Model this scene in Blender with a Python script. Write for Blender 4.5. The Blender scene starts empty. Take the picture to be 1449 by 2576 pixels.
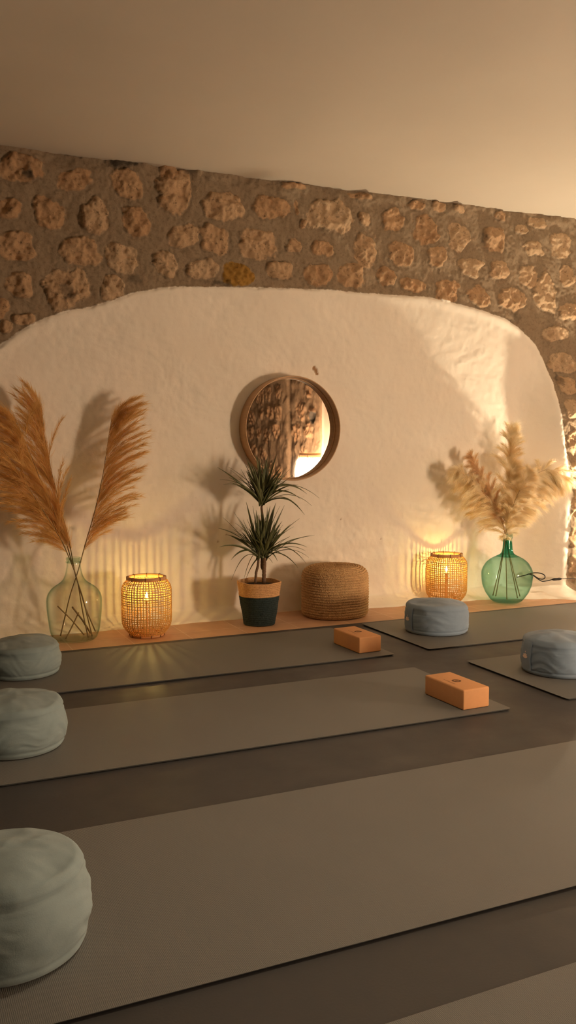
import bpy, math, random
import numpy as np
from math import sin, cos, pi, sqrt, atan2
from mathutils import Vector

S = bpy.context.scene
COL = S.collection
RNG = np.random.default_rng(7)
random.seed(7)

# ------------------------------------------------------------------ camera (metres, X along the wall, Y into the wall, Z up)
FPX, PCX, PCY = 2277.0, 724.5, 1288.0
PITCH = math.atan(182 / FPX)
YAW = math.atan(1034.5 / math.hypot(FPX, 182))
CF = np.array([sin(YAW) * cos(PITCH), cos(YAW) * cos(PITCH), -sin(PITCH)])
CR = np.array([cos(YAW), -sin(YAW), 0.0])
CU = np.cross(CR, CF)
CAM = np.array([0, 0, 1.0])
def ray(x, y): return CF + CR * (x - PCX) / FPX - CU * (y - PCY) / FPX
def on_floor(x, y, z=0.0):
    d = ray(x, y); return CAM + d * (z - 1.0) / d[2]
def on_wall(x, y, Y=4.77):
    d = ray(x, y); return CAM + d * Y / d[1]
def standing(px, front_y, r, z=0.0):
    p = on_floor(px, front_y, z); u = p[:2] / np.linalg.norm(p[:2]); return p[:2] + u * r

cam_d = bpy.data.cameras.new('camera'); cam = bpy.data.objects.new('camera', cam_d); COL.objects.link(cam)
cam.location = (0, 0, 1.0)
cam.rotation_euler = (pi / 2 - PITCH, 0, -YAW)
cam_d.sensor_fit = 'VERTICAL'; cam_d.sensor_height = 36.0; cam_d.lens = FPX / 2576 * 36.0
cam_d.clip_start = 0.02
S.camera = cam
S.view_settings.view_transform = 'Standard'
S.view_settings.look = 'None'
S.view_settings.exposure = 0.62
S.view_settings.gamma = 1.0
S.view_settings.use_curve_mapping = False
S.cycles.max_bounces = 14
S.cycles.diffuse_bounces = 6
S.cycles.transparent_max_bounces = 40
S.cycles.sample_clamp_indirect = 6.0
S.cycles.use_denoising = True
w = bpy.data.worlds.new('world'); S.world = w; w.use_nodes = True
w.node_tree.nodes['Background'].inputs[0].default_value = (0.02, 0.015, 0.01, 1)
w.node_tree.nodes['Background'].inputs[1].default_value = 0.2

# ------------------------------------------------------------------ noise
class VN:
    def __init__(s, seed): s.t = np.random.default_rng(seed).random((256, 256)) * 2 - 1
    def n(s, x, y):
        xi = np.floor(x).astype(int); yi = np.floor(y).astype(int)
        fx = x - xi; fy = y - yi
        fx = fx * fx * (3 - 2 * fx); fy = fy * fy * (3 - 2 * fy)
        t = s.t; a = t[xi & 255, yi & 255]; b = t[(xi + 1) & 255, yi & 255]
        c = t[xi & 255, (yi + 1) & 255]; d = t[(xi + 1) & 255, (yi + 1) & 255]
        return (a * (1 - fx) + b * fx) * (1 - fy) + (c * (1 - fx) + d * fx) * fy
    def f(s, x, y, o=4, g=0.5):
        r = 0; a = 1.0
        for k in range(o):
            r = r + a * s.n(x * 2 ** k + 17.3 * k, y * 2 ** k + 5.7 * k); a *= g
        return r
def sstep(a, b, x):
    t = np.clip((x - a) / (b - a), 0, 1); return t * t * (3 - 2 * t)

# ------------------------------------------------------------------ mesh helpers
class MB:
    def __init__(s): s.v = []; s.f = []; s.n = 0
    def add(s, v, f):
        v = np.asarray(v, float).reshape(-1, 3)
        s.v.append(v); o = s.n
        for q in f: s.f.append(tuple(int(i) + o for i in q))
        s.n += len(v)
    def tube(s, pts, rad, seg=8, cap=True, flat=None):
        pts = np.asarray(pts, float); n = len(pts)
        rad = np.full(n, rad) if np.isscalar(rad) else np.asarray(rad, float)
        T = np.gradient(pts, axis=0); T /= np.linalg.norm(T, axis=1)[:, None] + 1e-12
        ref = np.array([0, 0, 1.0]) if abs(T[0][2]) < .9 else np.array([1.0, 0, 0])
        A = np.cross(T[0], ref); A /= np.linalg.norm(A)
        v = []
        for i in range(n):
            A = A - T[i] * (A @ T[i]); A /= np.linalg.norm(A); B = np.cross(T[i], A)
            for k in range(seg):
                t = 2 * pi * k / seg
                v.append(pts[i] + rad[i] * (A * cos(t) + B * sin(t) * (flat or 1)))
        f = [(i * seg + k, i * seg + (k + 1) % seg, (i + 1) * seg + (k + 1) % seg, (i + 1) * seg + k) for i in range(n - 1) for k in range(seg)]
        if cap: f += [tuple(range(seg))[::-1], tuple((n - 1) * seg + k for k in range(seg))]
        s.add(v, f)
    def lathe(s, prof, seg=64, close=False, c=(0, 0, 0)):
        n = len(prof); v = []
        for r, z in prof:
            for k in range(seg):
                t = 2 * pi * k / seg; v.append((c[0] + r * cos(t), c[1] + r * sin(t), c[2] + z))
        m = n if close else n - 1
        f = [(i * seg + k, i * seg + (k + 1) % seg, ((i + 1) % n) * seg + (k + 1) % seg, ((i + 1) % n) * seg + k) for i in range(m) for k in range(seg)]
        if not close:
            if prof[0][0] > 1e-6: f.append(tuple(range(seg))[::-1])
            if prof[-1][0] > 1e-6: f.append(tuple((n - 1) * seg + k for k in range(seg)))
        s.add(v, f)
    def box(s, lo, hi):
        x0, y0, z0 = lo; x1, y1, z1 = hi
        s.add([(x0, y0, z0), (x1, y0, z0), (x1, y1, z0), (x0, y1, z0), (x0, y0, z1), (x1, y0, z1), (x1, y1, z1), (x0, y1, z1)],
              [(3, 2, 1, 0), (4, 5, 6, 7), (0, 1, 5, 4), (1, 2, 6, 5), (2, 3, 7, 6), (3, 0, 4, 7)])
    def build(s, name, mat, parent=None, smooth=True, bevel=0, segs=3, subsurf=0):
        me = bpy.data.meshes.new(name)
        me.from_pydata(np.concatenate(s.v).tolist(), [], s.f); me.update()
        o = bpy.data.objects.new(name, me); COL.objects.link(o)
        if mat: me.materials.append(mat)
        if smooth: me.polygons.foreach_set('use_smooth', [True] * len(me.polygons))
        if parent: o.parent = parent
        if bevel:
            b = o.modifiers.new('bevel', 'BEVEL'); b.width = bevel; b.segments = segs; b.limit_method = 'ANGLE'
        if subsurf:
            q = o.modifiers.new('sub', 'SUBSURF'); q.levels = subsurf; q.render_levels = subsurf
        return o
def grid_mesh(name, P, mat, attrs=None, wrap=False, flip=False, parent=None):
    """P: (n, m, 3) array of vertices -> one quad mesh with float point attributes."""
    n, m, _ = P.shape
    idx = np.arange(n * m).reshape(n, m)
    if wrap: idx = np.concatenate([idx, idx[:, :1]], axis=1)
    a, b, c, d = idx[:-1, :-1], idx[:-1, 1:], idx[1:, 1:], idx[1:, :-1]
    q = np.stack([a, d, c, b] if flip else [a, b, c, d], -1).reshape(-1, 4)
    me = bpy.data.meshes.new(name)
    me.vertices.add(n * m); me.vertices.foreach_set('co', P.reshape(-1).astype(np.float32))
    me.loops.add(q.size); me.loops.foreach_set('vertex_index', q.reshape(-1).astype(np.int32))
    me.polygons.add(len(q)); me.polygons.foreach_set('loop_start', np.arange(0, q.size, 4, dtype=np.int32))
    me.polygons.foreach_set('loop_total', np.full(len(q), 4, dtype=np.int32))
    me.update(calc_edges=True); me.validate()
    me.polygons.foreach_set('use_smooth', np.ones(len(q), dtype=bool))
    for k, arr in (attrs or {}).items():
        at = me.attributes.new(k, 'FLOAT', 'POINT'); at.data.foreach_set('value', np.asarray(arr, np.float32).reshape(-1))
    o = bpy.data.objects.new(name, me); COL.objects.link(o); me.materials.append(mat)
    if parent: o.parent = parent
    return o
def thing(name, label, cat, loc=(0, 0, 0), group=None, rz=0):
    o = bpy.data.objects.new(name, None); COL.objects.link(o); o.empty_display_size = .05
    o.location = loc; o.rotation_euler = (0, 0, rz); return tag(o, label, cat, group)
def tag(o, label, cat, group=None):
    o['label'] = label; o['category'] = cat
    if group: o['group'] = group
    return o
def struct(o): o['kind'] = 'structure'; return o

# ------------------------------------------------------------------ materials
class NT:
    def __init__(s, name):
        s.m = bpy.data.materials.new(name); s.m.use_nodes = True; s.t = s.m.node_tree; s.n = s.t.nodes
        s.b = s.n['Principled BSDF']; s.out = s.n['Material Output']
    def node(s, typ, **kw):
        d = s.n.new(typ)
        for k, v in kw.items():
            if k.startswith('i_'): d.inputs[k[2:].replace('_', ' ')].default_value = v
            else: setattr(d, k, v)
        return d
    def link(s, a, b): s.t.links.new(a, b)
    def coord(s): return s.node('ShaderNodeTexCoord').outputs['Object']
    def mapping(s, vec, sc):
        m = s.node('ShaderNodeMapping'); m.inputs['Scale'].default_value = sc; s.link(vec, m.inputs['Vector']); return m.outputs[0]
    def noise(s, vec, scale, detail=4, rough=.55):
        d = s.node('ShaderNodeTexNoise'); d.inputs['Scale'].default_value = scale; d.inputs['Detail'].default_value = detail
        d.inputs['Roughness'].default_value = rough; s.link(vec, d.inputs['Vector']); return d.outputs['Fac']
    def ramp(s, fac, stops):
        r = s.node('ShaderNodeValToRGB'); el = r.color_ramp.elements
        while len(el) < len(stops): el.new(.5)
        for e, (p, c) in zip(el, stops): e.position = p; e.color = (c, c, c, 1) if np.isscalar(c) else (*c, 1)
        s.link(fac, r.inputs[0]); return r.outputs[0]
    def mix(s, fac, a, b, mode='MIX'):
        d = s.node('ShaderNodeMix', data_type='RGBA', blend_type=mode)
        for sock, v in ((d.inputs[0], fac), (d.inputs[6], a), (d.inputs[7], b)):
            if isinstance(v, (int, float)): sock.default_value = v
            elif isinstance(v, tuple): sock.default_value = (*v, 1)
            else: s.link(v, sock)
        return d.outputs[2]
    def math(s, op, a, b=None, c=None):
        d = s.node('ShaderNodeMath', operation=op)
        for i, v in enumerate((a, b, c)):
            if v is None: continue
            if isinstance(v, (int, float)): d.inputs[i].default_value = v
            else: s.link(v, d.inputs[i])
        return d.outputs[0]
    def attr(s, name): return s.node('ShaderNodeAttribute', attribute_name=name).outputs['Fac']
    def bump(s, h, strength=.3, dist=.01):
        d = s.node('ShaderNodeBump'); d.inputs['Strength'].default_value = strength; d.inputs['Distance'].default_value = dist
        s.link(h, d.inputs['Height']); s.link(d.outputs[0], s.b.inputs['Normal']); return d
    def set(s, col=None, rough=.6, spec=.5, metal=0):
        if col is not None:
            if isinstance(col, tuple): s.b.inputs['Base Color'].default_value = (*col, 1)
            else: s.link(col, s.b.inputs['Base Color'])
        if isinstance(rough, (int, float)): s.b.inputs['Roughness'].default_value = rough
        else: s.link(rough, s.b.inputs['Roughness'])
        s.b.inputs['Specular IOR Level'].default_value = spec; s.b.inputs['Metallic'].default_value = metal
        return s.m
def simple(name, col, rough=.6, var=.15, scale=30, bump=.15, bdist=.003, spec=.4, stretch=(1, 1, 1)):
    n = NT(name); v = n.mapping(n.coord(), stretch); f = n.noise(v, scale)
    c = n.mix(f, tuple(x * (1 - var) for x in col), tuple(min(1, x * (1 + var)) for x in col))
    if bump: n.bump(n.noise(v, scale * 3), bump, bdist)
    return n.set(c, rough, spec)
def emissive(name, col, strength):
    n = NT(name); n.set(col, .5)
    n.b.inputs['Emission Color'].default_value = (*col, 1); n.b.inputs['Emission Strength'].default_value = strength
    return n.m
def glass(name, tint, edge, refl=1.0):
    n = NT(name); n.n.remove(n.b)
    lw = n.node('ShaderNodeLayerWeight'); lw.inputs['Blend'].default_value = .35
    tr = n.node('ShaderNodeBsdfTransparent'); gl = n.node('ShaderNodeBsdfGlossy'); gl.inputs['Roughness'].default_value = .006
    gl.inputs['Color'].default_value = (.95, 1, .97, 1)
    c = n.mix(n.math('POWER', lw.outputs['Facing'], 2.5), tint, edge); n.link(c, tr.inputs['Color'])
    mx = n.node('ShaderNodeMixShader'); fr = n.node('ShaderNodeFresnel'); fr.inputs['IOR'].default_value = 1.48
    # same reflectance whichever side of the thin wall is hit
    geo = n.node('ShaderNodeNewGeometry')
    fac = n.math('ADD', n.math('MULTIPLY', n.math('POWER', lw.outputs['Facing'], 4.0), .30 * refl), .022)
    n.link(fac, mx.inputs[0]); n.link(tr.outputs[0], mx.inputs[1]); n.link(gl.outputs[0], mx.inputs[2])
    n.link(mx.outputs[0], n.out.inputs['Surface']); return n.m
def fibre(name, col, col2, trans=.45):
    n = NT(name); n.n.remove(n.b)
    c = n.mix(n.ramp(n.noise(n.coord(), 14, 3), [(.35, 0.0), (.65, 1.0)]), col, col2)
    d = n.node('ShaderNodeBsdfDiffuse'); t = n.node('ShaderNodeBsdfTranslucent'); m = n.node('ShaderNodeMixShader')
    n.link(c, d.inputs[0]); n.link(c, t.inputs[0]); m.inputs[0].default_value = trans
    n.link(d.outputs[0], m.inputs[1]); n.link(t.outputs[0], m.inputs[2]); n.link(m.outputs[0], n.out.inputs['Surface']); return n.m

def wall_material(name, pa=(.80, .73, .64), pb=(.88, .83, .75), tint=(.88, .865, .84)):
    n = NT(name); co = n.coord(); sd = n.attr('sd'); st = n.attr('stone'); hue = n.attr('hue')
    edge = n.math('ADD', sd, n.math('MULTIPLY', n.math('SUBTRACT', n.noise(co, 45, 4), .5), .018))
    pl = n.ramp(n.math('ADD', n.math('MULTIPLY', edge, 60), .5), [(.3, 0.0), (.7, 1.0)])
    # limewashed plaster
    big = n.noise(co, 2.2, 4); sm = n.noise(co, 38, 5, .65)
    pc = n.mix(big, pa, pb)
    pc = n.mix(n.ramp(sm, [(.66, 0.0), (.76, .5)]), pc, (.62, .52, .42))
    # mortar
    mc = n.mix(n.noise(co, 9, 6, .7), (.32, .24, .165), (.46, .365, .265))
    mc = n.mix(n.ramp(n.noise(co, 60, 5, .7), [(.35, .5), (.5, 0.0)]), mc, (.22, .155, .10))
    # stone faces
    s1 = n.mix(n.noise(co, 15, 8, .8), (.36, .19, .095), (.84, .59, .37))
    s2 = n.mix(n.noise(co, 17, 8, .8), (.44, .28, .16), (.92, .72, .51))
    s3 = n.mix(n.noise(co, 24, 7, .75), (.32, .17, .04), (.62, .36, .09))
    sc = n.mix(n.ramp(hue, [(.3, 0.0), (.6, 1.0)]), s1, s2)
    sc = n.mix(n.ramp(hue, [(.86, 0.0), (.9, 1.0)]), sc, s3)
    sc = n.mix(n.ramp(n.noise(co, 40, 6, .8), [(.33, .85), (.45, 0.0)]), sc, (.13, .08, .045))
    sm2 = n.math('ADD', st, n.math('MULTIPLY', n.math('SUBTRACT', n.noise(co, 48, 5, .7), .5), 1.5))
    wc = n.mix(n.ramp(sm2, [(.25, 0.0), (.75, 1.0)]), mc, sc)
    wc = n.mix(1.0, wc, tint, 'MULTIPLY'); wc = n.mix(n.attr('chips_and_hole_shade'), wc, (.06, .05, .04))  # dark chips, plus the hole's shade painted into the colour
    col = n.mix(pl, wc, pc)
    col = n.mix(n.attr('chip'), col, (.36, .21, .11))
    hp = n.math('ADD', n.math('MULTIPLY', n.noise(co, 24, 4), .45), n.math('MULTIPLY', n.noise(co, 120, 3), .1))
    hs = n.math('MULTIPLY', n.noise(co, 70, 8, .8), 1.1)
    h = n.math('ADD', n.math('MULTIPLY', hp, n.math('MULTIPLY', pl, .55)), n.math('MULTIPLY', hs, n.math('SUBTRACT', 1.0, pl)))
    n.bump(h, .7, .011)
    return n.set(col, .9, .15)

M = {}
M['wall'] = wall_material('stone_and_plaster')
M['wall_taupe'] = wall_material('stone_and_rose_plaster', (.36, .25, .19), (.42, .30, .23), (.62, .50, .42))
def plaster(name, a, b, bump=.25):
    n = NT(name); co = n.coord(); c = n.mix(n.noise(co, 1.6, 3), a, b); n.bump(n.noise(co, 14, 5), bump, .006); return n.set(c, .92, .1)
M['ceiling'] = plaster('ceiling_plaster', (.60, .55, .475), (.66, .61, .53), .12)
M['plaster'] = plaster('clay_plaster', (.36, .30, .235), (.42, .35, .27))
def floor_mat():
    n = NT('dark_floor'); co = n.coord(); f = n.noise(co, 2.5, 5); c = n.mix(f, (.040, .040, .043), (.054, .053, .055))
    n.bump(n.noise(co, 160, 3), .12, .002)
    return n.set(c, n.ramp(n.noise(co, 5, 4), [(.3, .46), (.7, .62)]), .4)
M['floor'] = floor_mat()
def tile_mat():
    n = NT('terracotta_tile'); co = n.coord(); br = n.node('ShaderNodeTexBrick')
    mp = n.node('ShaderNodeMapping'); mp.inputs['Location'].default_value = (-1.12, -4.16, 0); n.link(co, mp.inputs[0]); n.link(mp.outputs[0], br.inputs['Vector'])
    br.offset = 0.0; br.inputs['Scale'].default_value = 1.0; br.inputs['Brick Width'].default_value = .30; br.inputs['Row Height'].default_value = .30
    br.inputs['Mortar Size'].default_value = .0035; br.inputs['Mortar Smooth'].default_value = .3
    br.inputs['Color1'].default_value = (.58, .36, .225, 1); br.inputs['Color2'].default_value = (.51, .31, .195, 1); br.inputs['Mortar'].default_value = (.66, .47, .33, 1)
    c = n.mix(n.noise(co, 9, 5), (.80, .78, .75), (1.25, 1.25, 1.25)); c = n.mix(1.0, br.outputs['Color'], c, 'MULTIPLY')
    h = n.math('SUBTRACT', n.math('MULTIPLY', n.noise(co, 30, 4), .3), br.outputs['Fac']); n.bump(h, .3, .003)
    return n.set(c, .55, .4)
M['tile'] = tile_mat()
def mat_mat():
    n = NT('yoga_mat_rubber'); co = n.coord(); f = n.noise(co, 3, 4)
    c = n.mix(f, (.142, .144, .140), (.164, .166, .162))
    wv = n.node('ShaderNodeTexWave', wave_type='BANDS', bands_direction='X'); wv.inputs['Scale'].default_value = 95; wv.inputs['Distortion'].default_value = 2.5
    wv.inputs['Detail'].default_value = 2; n.link(co, wv.inputs['Vector'])
    h = n.math('ADD', n.math('MULTIPLY', wv.outputs['Fac'], .4), n.math('MULTIPLY', n.noise(co, 220, 3), .8)); n.bump(h, .35, .0016)
    return n.set(c, .60, .35)
M['mat'] = mat_mat()
def cloth(name, col):
    n = NT(name); co = n.coord(); c = n.mix(n.noise(co, 18, 4), tuple(x * .9 for x in col), tuple(x * 1.1 for x in col))
    h = n.math('ADD', n.math('MULTIPLY', n.noise(co, 420, 2), .4), n.noise(co, 30, 4)); n.bump(h, .22, .003)
    m = n.set(c, .95, .1); n.b.inputs['Sheen Weight'].default_value = .15; return m
M['cushion_blue'] = cloth('slate_blue_linen', (.235, .315, .42))
M['cushion_sage'] = cloth('grey_green_linen', (.235, .305, .325))
M['emblem'] = simple('pink_thread', (.86, .70, .62), .8, .1, 200)
M['block'] = simple('orange_foam', (.66, .33, .145), .7, .05, 60, .15, .001, .3)
M['print'] = simple('brown_print', (.16, .075, .03), .7, .1, 60, 0)
M['wood'] = simple('frame_veneer', (.50, .31, .17), .5, .22, 9, .1, .002, .4, (1, 1, 14))
def mirror_mat():
    n = NT('mirror_glass'); n.set((.86, .86, .84), .015, .5, 1.0); return n.m
M['mirror'] = mirror_mat()
M['rattan'] = simple('split_bamboo', (.58, .33, .085), .55, .2, 60, .2, .002, .35)
M['rattan_ring'] = simple('bamboo_ring', (.60, .31, .13), .5, .2, 30, .2, .002, .35)
M['wire'] = simple('lantern_wire', (.45, .34, .18), .4, .1, 40, 0)
M['tie'] = simple('dark_binding', (.22, .10, .045), .6, .1, 40, 0)
M['black'] = simple('black_rubber', (.012, .012, .013), .45, .1, 40, 0)
M['plug'] = simple('grey_plastic', (.10, .10, .11), .4, .1, 40, 0)
M['glass_pale'] = glass('pale_green_glass', (.985, .993, .98), (.30, .47, .38))
M['glass_green'] = glass('green_glass', (.78, .905, .865), (.22, .48, .42))
M['glass_neck'] = glass('deep_green_glass', (.42, .74, .66), (.06, .30, .26))
M['glass_lip'] = glass('thick_pale_glass', (.84, .90, .85), (.42, .55, .45), 1.3)
M['stalk'] = simple('dried_stalk', (.20, .135, .055), .7, .3, 40, .3, .002)
M['stalk_pale'] = simple('pale_dried_stalk', (.42, .30, .16), .7, .25, 40, .3, .002)
M['ochre'] = fibre('ochre_pampas', (.74, .48, .18), (.88, .63, .29), .5)
M['cream'] = fibre('cream_pampas', (.95, .84, .62), (.99, .94, .80), .55)
M['dusty'] = fibre('rosy_pampas', (.84, .64, .42), (.95, .80, .58), .55)
def leaf_mat():
    n = NT('dracaena_leaf'); co = n.coord(); c = n.mix(n.noise(co, 16, 3), (.040, .055, .018), (.110, .128, .042))
    c = n.mix(n.attr('edge'), c, (.17, .15, .07)); n.bump(n.noise(co, 90, 2), .1, .001); return n.set(c, .42, .5)
M['leaf'] = leaf_mat()
M['trunk'] = simple('dracaena_cane', (.17, .10, .06), .85, .35, 60, .6, .004)
M['soil'] = simple('potting_soil', (.05, .033, .02), .95, .4, 60, .8, .01)
def rope_mat(name, a, b, d):
    n = NT(name); co = n.coord(); c = n.mix(n.noise(co, 70, 5, .7), a, b)
    c = n.mix(n.ramp(n.noise(co, 160, 4), [(.34, .7), (.5, 0.0)]), c, d); n.bump(n.noise(co, 240, 4), .6, .003); return n.set(c, .85, .2)
M['jute'] = rope_mat('braided_jute', (.44, .26, .12), (.74, .50, .26), (.26, .14, .06))
M['basket'] = rope_mat('natural_seagrass', (.55, .31, .14), (.72, .44, .22), (.34, .18, .08))
M['basket_dark'] = rope_mat('dark_teal_seagrass', (.014, .026, .028), (.045, .068, .070), (.006, .010, .011))
M['paper'] = emissive('glowing_paper', (1.0, .75, .50), 90.0)
M['globe'] = emissive('glowing_bulb', (1.0, .80, .53), 7500.0)
M['led'] = emissive('amber_led_bulb', (1.0, .69, .19), 700.0)
M['led_cup'] = emissive('amber_lit_cup', (1.0, .55, .08), 3.0)

# ------------------------------------------------------------------ back wall: rubble stone round a plastered arch
def swell(X, Z): return .17 * sstep(3.78, 4.06, X) * sstep(1.55, 1.1, Z)
def on_back(x, y):
    p = on_wall(x, y)
    for _ in range(12): p = on_wall(x, y, 4.77 - .5 * (4.77 - p[1]) - .5 * float(swell(p[0], p[2])))
    return p
def stone_px(x, y, rx, ry, hue=None, tilt=0):
    c = on_back(x, y); a = on_wall(x + 10, y, c[1]); b = on_wall(x, y + 10, c[1])
    return (c[0], c[2], rx * (a[0] - c[0]) / 10, ry * (c[2] - b[2]) / 10, hue, tilt)
STONES = [stone_px(*a) for a in [
 (52,428,57,37,.2),(186,453,47,29,.25,.35),(318,468,40,37,.35),(442,490,41,56,.4),(425,432,20,18,.1),(558,518,47,36,.45),(683,522,42,33,.3),
 (20,525,30,25,.2),(122,538,38,42,.28),(242,545,37,41,.55),(345,562,34,36,.3),(460,595,41,28,.5,.25),(540,607,37,36,.4),(645,615,45,37,.45),
 (42,620,46,34,.35,-.1),(200,630,47,37,.4),(304,650,43,36,.6),(412,663,36,33,.6),(505,678,36,24,.75),(595,690,42,30,.97),(700,680,36,24,.45),
 (48,717,36,34,.4),(162,725,51,51,.5),(279,724,29,34,.8),(15,822,15,18,.45),(62,803,30,15,.45),(735,470,34,8,.2),(760,565,8,10,.4),
 (832,545,54,41,.6),(915,551,15,17,.5),(986,552,28,29,.3),(1071,576,27,37,.12),(1156,597,27,31,.55),(1241,603,26,31,.4),(741,616,21,20,.4),(745,523,5,20,.3),
 (812,626,27,22,.3),(917,627,27,38,.45),(1010,641,36,28,.35),(1099,646,26,24,.4),(1180,672,27,24,.7),(1255,681,25,25,.5),(1341,626,24,20,.7),
 (1411,617,27,35,.65),(1328,695,23,25,.5),(1426,693,18,24,.5),(1370,738,27,48,.75),(1430,783,24,22,.5),(796,694,33,28,.2),(880,692,34,31,.35),
 (970,696,24,25,.3),(1040,719,28,19,.1),(1125,732,29,30,.2),(1206,747,29,28,.35),(1290,757,32,28,.45),(1395,840,30,20,.6),(1410,912,32,24,.7),
 (1046,517,18,11,.3),(1100,522,18,13,.4),(1150,528,16,9,.5),(1256,543,18,13,.4),(1346,562,22,14,.6),(1310,577,14,12,.6),(900,495,28,7,.35),
 (1425,970,22,20,.5),(1440,1030,18,26,.6),(1440,1110,12,30,.5),(1444,1180,14,25,.7),(1446,1270,16,34,.7),(1440,1350,14,26,.8),(1444,1420,18,24,.7),(1410,1492,26,12,.45)]]
ARCH_PX = [(-260,1330),(-215,1180),(-150,1055),(-80,960),(-40,905),(0,868),(50,832),(100,805),(160,783),(220,773),(280,757),(330,738),(400,724),(440,721),(520,722),(600,723),(700,724),
 (760,727),(840,730),(900,736),(1000,743),(1080,748),(1130,760),(1200,777),(1270,802),(1310,830),(1345,868),(1365,905),(1385,955),(1400,1000),(1412,1060),
 (1420,1120),(1428,1180),(1432,1210),(1433,1240),(1429,1290),(1427,1340),(1424,1400),(1420,1450),(1416,1510)]
arch = np.array([on_back(*p)[[0, 2]] for p in ARCH_PX])
arch = np.concatenate([[[arch[0][0] - .05, -.3]], arch, [[arch[-1][0], -.3]]])
def signed_dist(px, pz, poly):
    best = np.full(px.shape, 9.0); inside = np.zeros(px.shape, bool); n = len(poly)
    for i in range(n):
        ax, az = poly[i]; bx, bz = poly[(i + 1) % n]
        t = np.clip(((px - ax) * (bx - ax) + (pz - az) * (bz - az)) / ((bx - ax) ** 2 + (bz - az) ** 2 + 1e-12), 0, 1)
        best = np.minimum(best, np.hypot(px - ax - t * (bx - ax), pz - az - t * (bz - az)))
        if az != bz:
            cr = ((az > pz) != (bz > pz)) & (px < (bx - ax) * (pz - az) / (bz - az) + ax); inside ^= cr
    return np.where(inside, best, -best)
def random_stones(x0, x1, z0, z1, existing, rng, step=.19, keep=lambda x, z: True):
    out = list(existing)
    z = z0
    while z < z1:
        x = x0 + rng.random() * step
        while x < x1:
            cx = x + rng.normal(0, .02); cz = z + rng.normal(0, .025); r = step * rng.uniform(.26, .42)
            if keep(cx, cz) and all(math.hypot((cx - s[0]) / (s[2] + r), (cz - s[1]) / (s[3] + r)) > .98 for s in out):
                out.append((cx, cz, r * rng.uniform(.9, 1.2), r * rng.uniform(.75, 1.05), rng.random() * .8, rng.normal(0, .2)))
            x += step
        z += step * .82
    return out
def stone_field(X, Z, stones, rng, vn):
    H = np.zeros(X.shape); mask = np.zeros(X.shape); hue = np.zeros(X.shape)
    for (cx, cz, rx, rz, h, tl) in [(s + (0,) * 6)[:6] if len(s) < 6 else s for s in stones]:
        R = 1.5 * max(rx, rz); sel = np.where((abs(X - cx) < R) & (abs(Z - cz) < R))
        if len(sel[0]) == 0: continue
        dx = X[sel] - cx; dz = Z[sel] - cz; c, s_ = cos(tl or 0), sin(tl or 0)
        wx = .13 * rx * vn.f(X[sel] * 13 + 3, Z[sel] * 13, 2); wz = .13 * rz * vn.f(X[sel] * 13, Z[sel] * 13 + 41, 2); dx = dx + wx; dz = dz + wz
        u = (dx * c + dz * s_) / rx; v = (-dx * s_ + dz * c) / rz
        wob = 1 + .22 * vn.n(np.arctan2(v, u) * 1.3 + cx * 31, np.full(u.shape, cz * 17)) + .10 * vn.f(X[sel] * 40, Z[sel] * 40, 3)
        q = (abs(u) ** 2.6 + abs(v) ** 2.6) ** (1 / 2.6) / wob
        m = sstep(1.12, .84, q)
        hh = rng.uniform(.010, .024) * np.clip(1 - q ** 4, 0, 1) ** .5 + m * (.016 * vn.f(X[sel] * 22 + cx, Z[sel] * 22, 4, .6)) + m * .006 * (dx / rx * rng.normal() + dz / rz * rng.normal())
        ring = -.004 * np.exp(-((q - 1.08) / .07) ** 2)
        H[sel] = np.where(m > mask[sel], hh, H[sel]) + ring
        hv = rng.random() * .7 if h is None else h
        hue[sel] = np.where(m > mask[sel], hv, hue[sel]); mask[sel] = np.maximum(mask[sel], m)
    return H, mask, hue

vn = VN(3); vn2 = VN(11)
WALL_Y, CEIL_Z, XR, XL, YF = 4.77, 2.443, 4.74, -2.6, -3.6
xs = np.concatenate([np.arange(XL - .05, .3, .05), np.arange(.3, XR + .06, .0065)])
zs = np.concatenate([np.arange(-.03, .11, .008), np.arange(.11, CEIL_Z + .05, .0065)])
Z, X = np.meshgrid(zs, xs, indexing='ij')
sd = signed_dist(X, Z, arch)
rng = np.random.default_rng(5)
def stone_zone(x, z):
    s = float(signed_dist(np.array([x]), np.array([z]), arch)[0])
    return s < -.06 and not (.56 < x < 4.30 and z > 1.4)
stones = random_stones(-2.5, 4.7, .06, 2.42, STONES, rng, keep=stone_zone)
H, stone, hue = stone_field(X, Z, stones, rng, vn)
inside = sstep(-.006, .012, sd + .006 * vn.f(X * 30, Z * 30, 3))
mortar = .006 * vn.f(X * 9, Z * 9, 5, .6) + .003 * vn2.f(X * 60, Z * 60, 3)
stone_h = .004 + mortar + H + .02 * sstep(3.95, 4.08, X) * sstep(1.3, .6, Z) * (1 + vn2.f(X * 12, Z * 12, 3))
lip = .010 * np.exp(-((sd - .02) / .03) ** 2)
trowel = .004 * vn2.f(X * 2.3, Z * 2.3, 3) + .0022 * vn.f(X * 7 + 2 * vn2.n(X * 3, Z * 3), Z * 12, 4, .55) + .0012 * vn2.f(X * 34, Z * 26, 2)
plas_h = .008 + trowel + lip
h = stone_h * (1 - inside) + plas_h * inside + swell(X, Z)
# rough mortar foot where the wall meets the tiles
D = np.interp(xs, [XL, 1.0, 1.95, 2.07, 2.50, 2.62, 2.9, 3.2, 3.5, 3.72, 3.95, 4.08, 4.2, 4.3], [.10, .10, .095, .0, .0, .115, .13, .14, .165, .26, .30, .24, .08, .0])[None, :]
ft = np.clip(1 - Z / .062, 0, 1)
h = h + D * ft ** 1.7 * (1 + .06 * vn.f(X * 11, Z * 30, 3)) + .006 * sstep(.10, .05, Z) * (1 + vn2.f(X * 14, Z * 14, 3)) * (D > .1)
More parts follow.
